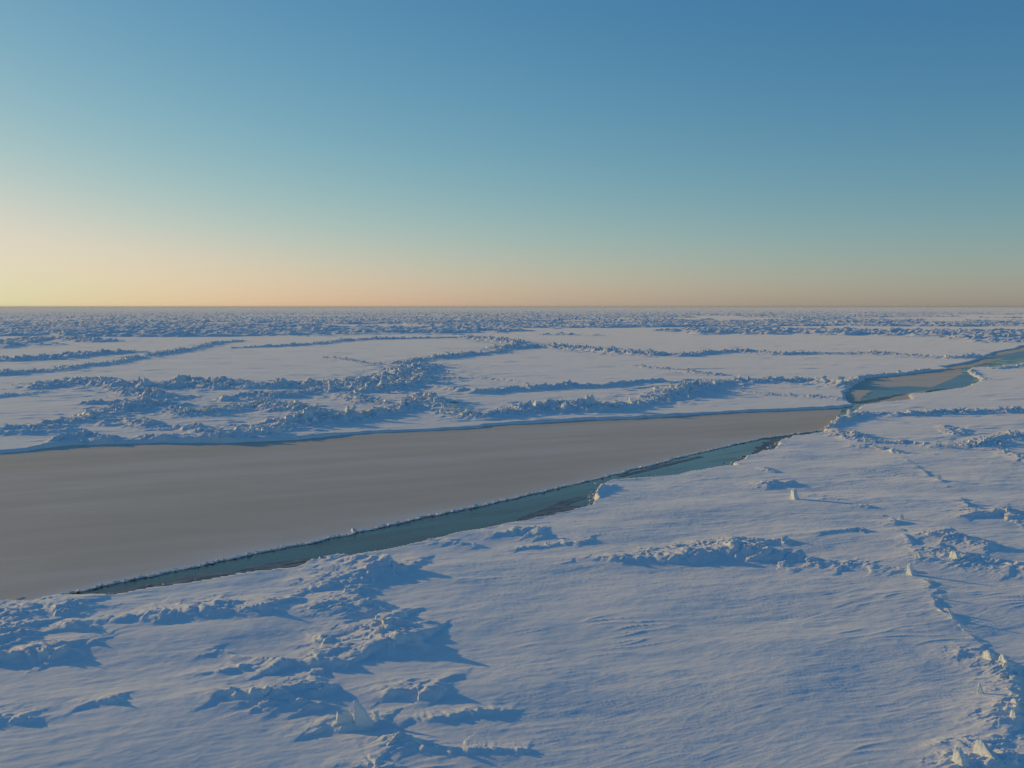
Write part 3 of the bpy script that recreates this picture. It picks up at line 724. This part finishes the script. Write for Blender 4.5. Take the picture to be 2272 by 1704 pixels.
hero('ice_block', up, 1884, 928, 'pale boulder at the corner where the grey lead ends', 'ice block', 1.3, -0.8, seed=11)
hero('ice_block', wide(up, 1.4, 1, .7), 2036, 1243, 'flat topped block left of the broad pale boulder', 'ice block', 0.65, -0.7, seed=12)
hero('ice_block', wide(up, 1.9, 1.3, .9), 2194, 1466, 'big sunlit boulder heading the block ridge at the right edge', 'ice block', 0.65, -1.15, seed=13, amp=0.12)
hero('ice_block', wide(tooth, 1.8, 1.2, .8), 2226, 1476, 'sunlit boulder touching the big one that heads the block ridge', 'ice block', 0.55, -1.1, seed=14, amp=0.12)
hero('ice_block', wide(up, 1.3, 1.1, .9), 2252, 1580, 'stubby sunlit block near the lower end of the block ridge', 'ice block', 0.5, -1.1, seed=15, amp=0.1)
hero('ice_block', wide(tooth, 1.4, 1.1, .9), 2248, 1606, 'pointed sunlit block at the lowest end of the block ridge', 'ice block', 0.5, -1.1, seed=16, amp=0.1)
hero('ice_block', wide(up, 1.9, .9, .7), 2092, 1333, 'long low block at the rim of the ring shaped hollow', 'ice block', 0.55, -0.5, seed=17)
hero('ice_block', wide(up, 1.6, 1, .8), 2102, 1362, 'pale boulder between the ring shaped hollow and the small upright one', 'ice block', 0.5, -0.8, seed=18)
hero('ice_block', wide(tooth, 1, 1, 1), 2109, 1376, 'small upright block on the crumbling snow edge', 'ice block', 0.5, -0.8, seed=19)

# ------------------------------------------------------------------ water and young ice in the lead
def poly_sheet(name, pts, z, mat, thick=0.05):
    bm = bmesh.new()
    vs = [bm.verts.new((x, y, z)) for x, y in pts]
    f = bm.faces.new(vs)
    if f.normal.z < 0: f.normal_flip()
    bmesh.ops.triangulate(bm, faces=[f])
    e = bmesh.ops.extrude_face_region(bm, geom=bm.faces[:])
    for g in e['geom']:
        if isinstance(g, bmesh.types.BMVert): g.co.z -= thick
    bmesh.ops.recalc_face_normals(bm, faces=bm.faces[:])
    me = bpy.data.meshes.new(name); bm.to_mesh(me); bm.free(); me.materials.append(mat)
    o = bpy.data.objects.new(name, me); C.objects.link(o)
    return o

def resample(pts, n, jit=0.0, seed=0, scale=4.0):
    p = np.array(pts); s = np.concatenate([[0], np.cumsum(np.hypot(*np.diff(p, axis=0).T))])
    q = np.linspace(0, s[-1], n)
    x = np.interp(q, s, p[:, 0]); y = np.interp(q, s, p[:, 1])
    if jit: x = x + jit * fbm(q / scale, q * 0 + 3.3, 4, seed); y = y + jit * fbm(q / scale, q * 0 + 9.1, 4, seed + 40)
    return np.stack([x, y], 1), q

wp = []
for k in range(96):
    a = 2 * math.pi * k / 96; wp.append((6000 * math.sin(a), 6000 * math.cos(a)))
tag(poly_sheet('water', wp, ZW, M_WATER, 0.4), kind='structure')

def loft(name, A, B, z, mat, nt_, rim_fn):
    """sheet between two edges with the same number of points, with thickness at its borders"""
    n = len(A); tt = np.linspace(0, 1, nt_)
    G = A[:, None, :] * (1 - tt)[None, :, None] + B[:, None, :] * tt[None, :, None]
    V = np.concatenate([G.reshape(-1, 2), np.full((n * nt_, 1), z)], 1)
    V[:, 2] += 0.008 * noise(V[:, 0] * 0.9, V[:, 1] * 0.9, 77) + 0.004 * np.tile(tt, n)
    i0 = np.arange(n - 1)[:, None] * nt_ + np.arange(nt_ - 1)[None, :]
    q = np.stack([i0, i0 + 1, i0 + nt_ + 1, i0 + nt_], -1).reshape(-1, 4)
    e1 = V[q[:, 1]] - V[q[:, 0]]; e2 = V[q[:, 3]] - V[q[:, 0]]
    if (np.cross(e1, e2)[:, 2]).mean() < 0: q = q[:, ::-1]
    low = V[nt_ - 1::nt_].copy(); low[:, 2] -= 0.04
    b0 = len(V); V2 = np.concatenate([V, low])
    top_i = np.arange(n) * nt_ + nt_ - 1
    sk = np.stack([top_i[:-1], top_i[1:], b0 + np.arange(1, n), b0 + np.arange(n - 1)], -1)
    q = np.concatenate([q, sk])
    o = mesh_np(name, V2, q.ravel(), np.full(len(q), 4), mat, None, False)
    at = o.data.attributes.new('rim', 'FLOAT', 'POINT')
    dist = np.hypot(*(G - B[:, None, :]).transpose(2, 0, 1))
    rim = np.concatenate([rim_fn(dist).ravel(), np.ones(n)])
    at.data.foreach_set('value', rim.astype(np.float32))
    return o
GREY_NEAR = [(-1500, 1660), (-500, 1460), (-120, 1385), (45, 1346), (137, 1323), (240, 1299), (344, 1276), (481, 1249), (618, 1218), (700, 1203), (813, 1178), (940, 1149),
             (1044, 1128), (1147, 1105), (1250, 1081), (1353, 1056), (1460, 1029), (1530, 1010), (1587, 997), (1647, 983), (1695, 973), (1762, 964), (1828, 955), (1850, 948)]
gn, _ = resample(W(GREY_NEAR), 900, 0.5, 31, 3.0)
gf, _ = resample([(x, y + 3) for x, y in W(FAR_EDGE[:22] + [(1880, 908)])], 900)
tag(loft('young_ice_sheet', gf, gn, ZW + 0.035, M_THIN, 60, lambda d: 0.55 * np.exp(-d / 2.4) + 0.4 * np.exp(-d / 0.5)), kind='structure')
# grey plates in the pool and the far channel
for pts in ([(1870, 895), (1860, 860), (1889, 850), (1924, 833), (1991, 828), (2070, 819), (2135, 819), (2134, 831), (2098, 846), (2068, 860), (2015, 857), (1960, 859), (1930, 866), (1916, 880), (1902, 893)],
            [(2085, 814), (2150, 803), (2205, 793), (2230, 796), (2185, 806), (2150, 815), (2110, 819)],
            [(2190, 789), (2230, 776), (2290, 762), (2400, 757), (2400, 768), (2272, 779), (2225, 787)],
            [(1940, 895), (1975, 884), (2020, 872), (2060, 866), (2045, 876), (2000, 893)]):
    P_, _ = resample(W(pts + [pts[0]]), 160, 0.8, len(pts), 6.0)
    tag(poly_sheet('young_ice_sheet', [tuple(p) for p in P_[:-1]], ZW + 0.03, M_THIN, 0.03), kind='structure')
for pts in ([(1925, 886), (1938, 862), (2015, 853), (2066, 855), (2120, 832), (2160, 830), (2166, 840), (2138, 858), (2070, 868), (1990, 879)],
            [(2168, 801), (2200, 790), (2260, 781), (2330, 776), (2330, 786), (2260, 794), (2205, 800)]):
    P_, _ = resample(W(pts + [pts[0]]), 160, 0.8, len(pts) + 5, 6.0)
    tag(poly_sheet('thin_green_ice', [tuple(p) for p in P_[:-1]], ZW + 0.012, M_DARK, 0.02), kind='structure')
# slush frozen along the near shore of the water
def slush(uv, width, seed, lift):
    A, q = resample([(x, y - 0.8) for x, y in W(uv)], 400, 0.2, seed)
    w = np.interp(q / q[-1], np.linspace(0, 1, len(width)), width) * (0.8 + 0.9 * fbm(q / 5, q * 0, 4, seed + 3)) + 0.8
    d = np.gradient(A, axis=0); d /= np.linalg.norm(d, axis=1, keepdims=True)
    nrm = np.stack([-d[:, 1], d[:, 0]], 1)
    if nrm[:, 1].mean() < 0: nrm = -nrm
    tag(loft('slush_ice', A, A + nrm * np.clip(w, 0.7, 9)[:, None], ZW + lift, M_SLUSH, 4, lambda dd: dd * 0), kind='structure')
slush([(69, 1349), (165, 1335), (326, 1314), (515, 1288), (653, 1271), (734, 1251), (837, 1232), (996, 1197), (1147, 1166), (1233, 1146), (1322, 1126)], [0.6, 1.6, 3.0, 3.4, 2.2, 1.2, 1.0, 1.2, 1.6, 2.6, 3.6], 71, 0.012)
slush([(1640, 1025), (1680, 1008), (1725, 988), (1757, 973), (1829, 964)], [0.3, 0.8, 2.0, 4.0, 3.0], 73, 0.012)
slush([(1165, 1150), (1210, 1135), (1260, 1116), (1300, 1102)], [0.1, 0.5, 0.9, 0.3], 79, 0.02)
slush([(420, 1296), (520, 1272), (600, 1255), (700, 1237)], [0.1, 0.7, 0.5, 0.1], 81, 0.02)
slush([(1380, 1056), (1480, 1032), (1560, 1012)], [0.1, 0.6, 0.1], 83, 0.02)
slush([(1905, 894), (1960, 886), (2040, 872), (2100, 862)], [0.3, 2.5, 2.0, 0.4], 85, 0.02)
# crumbs along the broken edge of the young ice and adrift in the water
bl = []
r = random.Random(5)
g2, q2 = resample(W(GREY_NEAR[3:]), 4000, 0.5, 31, 3.0)
for k in range(4200):
    x, y = gn[r.randrange(150, 890)]
    x += r.gauss(0, 0.12); y += abs(r.gauss(0, 0.3)) - 0.02
    s = 0.15 * r.lognormvariate(0, 0.5)
    bl.append(((x, y, ZW + 0.06), (r.gauss(0, .4), r.gauss(0, .4), r.uniform(0, 6)), (s, s, s * 0.8), r.randrange(28)))
sh, _ = resample(W(NEAR_EDGE[22:52]), 3000)
for k in range(900):
    x, y = sh[r.randrange(3000)]
    y += abs(r.gauss(0, 1.0)); x += r.gauss(0, 0.5)
    s = 0.2 * r.lognormvariate(0, 0.5)
    bl.append(((x, y, ZW + 0.02), (r.gauss(0, .2), r.gauss(0, .2), r.uniform(0, 6)), (s * 1.4, s, s * 0.5), r.randrange(28)))
tag(merge_blocks('brash_ice', bl, M_BLOCK), 'small ice crumbs along the broken edges of the green water', 'brash ice', kind='stuff')

# ------------------------------------------------------------------ thin air haze over the pack ice
bm = bmesh.new(); bmesh.ops.create_cube(bm, size=1.0)
me = bpy.data.meshes.new('haze'); bm.to_mesh(me); bm.free()
hz = bpy.data.objects.new('haze', me); C.objects.link(hz)
hz.scale = (130000, 130000, 34.0); hz.location = (0, 0, 13.5)
M_HAZE = bpy.data.materials.new('haze'); M_HAZE.use_nodes = True
nt = M_HAZE.node_tree; nt.nodes.clear()
o_ = nt.nodes.new('ShaderNodeOutputMaterial'); v_ = nt.nodes.new('ShaderNodeVolumePrincipled')
v_.inputs['Color'].default_value = (0.85, 0.9, 0.95, 1); v_.inputs['Density'].default_value = 2.2e-5; v_.inputs['Anisotropy'].default_value = 0.2
nt.links.new(v_.outputs[0], o_.inputs['Volume'])
me.materials.append(M_HAZE)
tag(hz, kind='stuff')
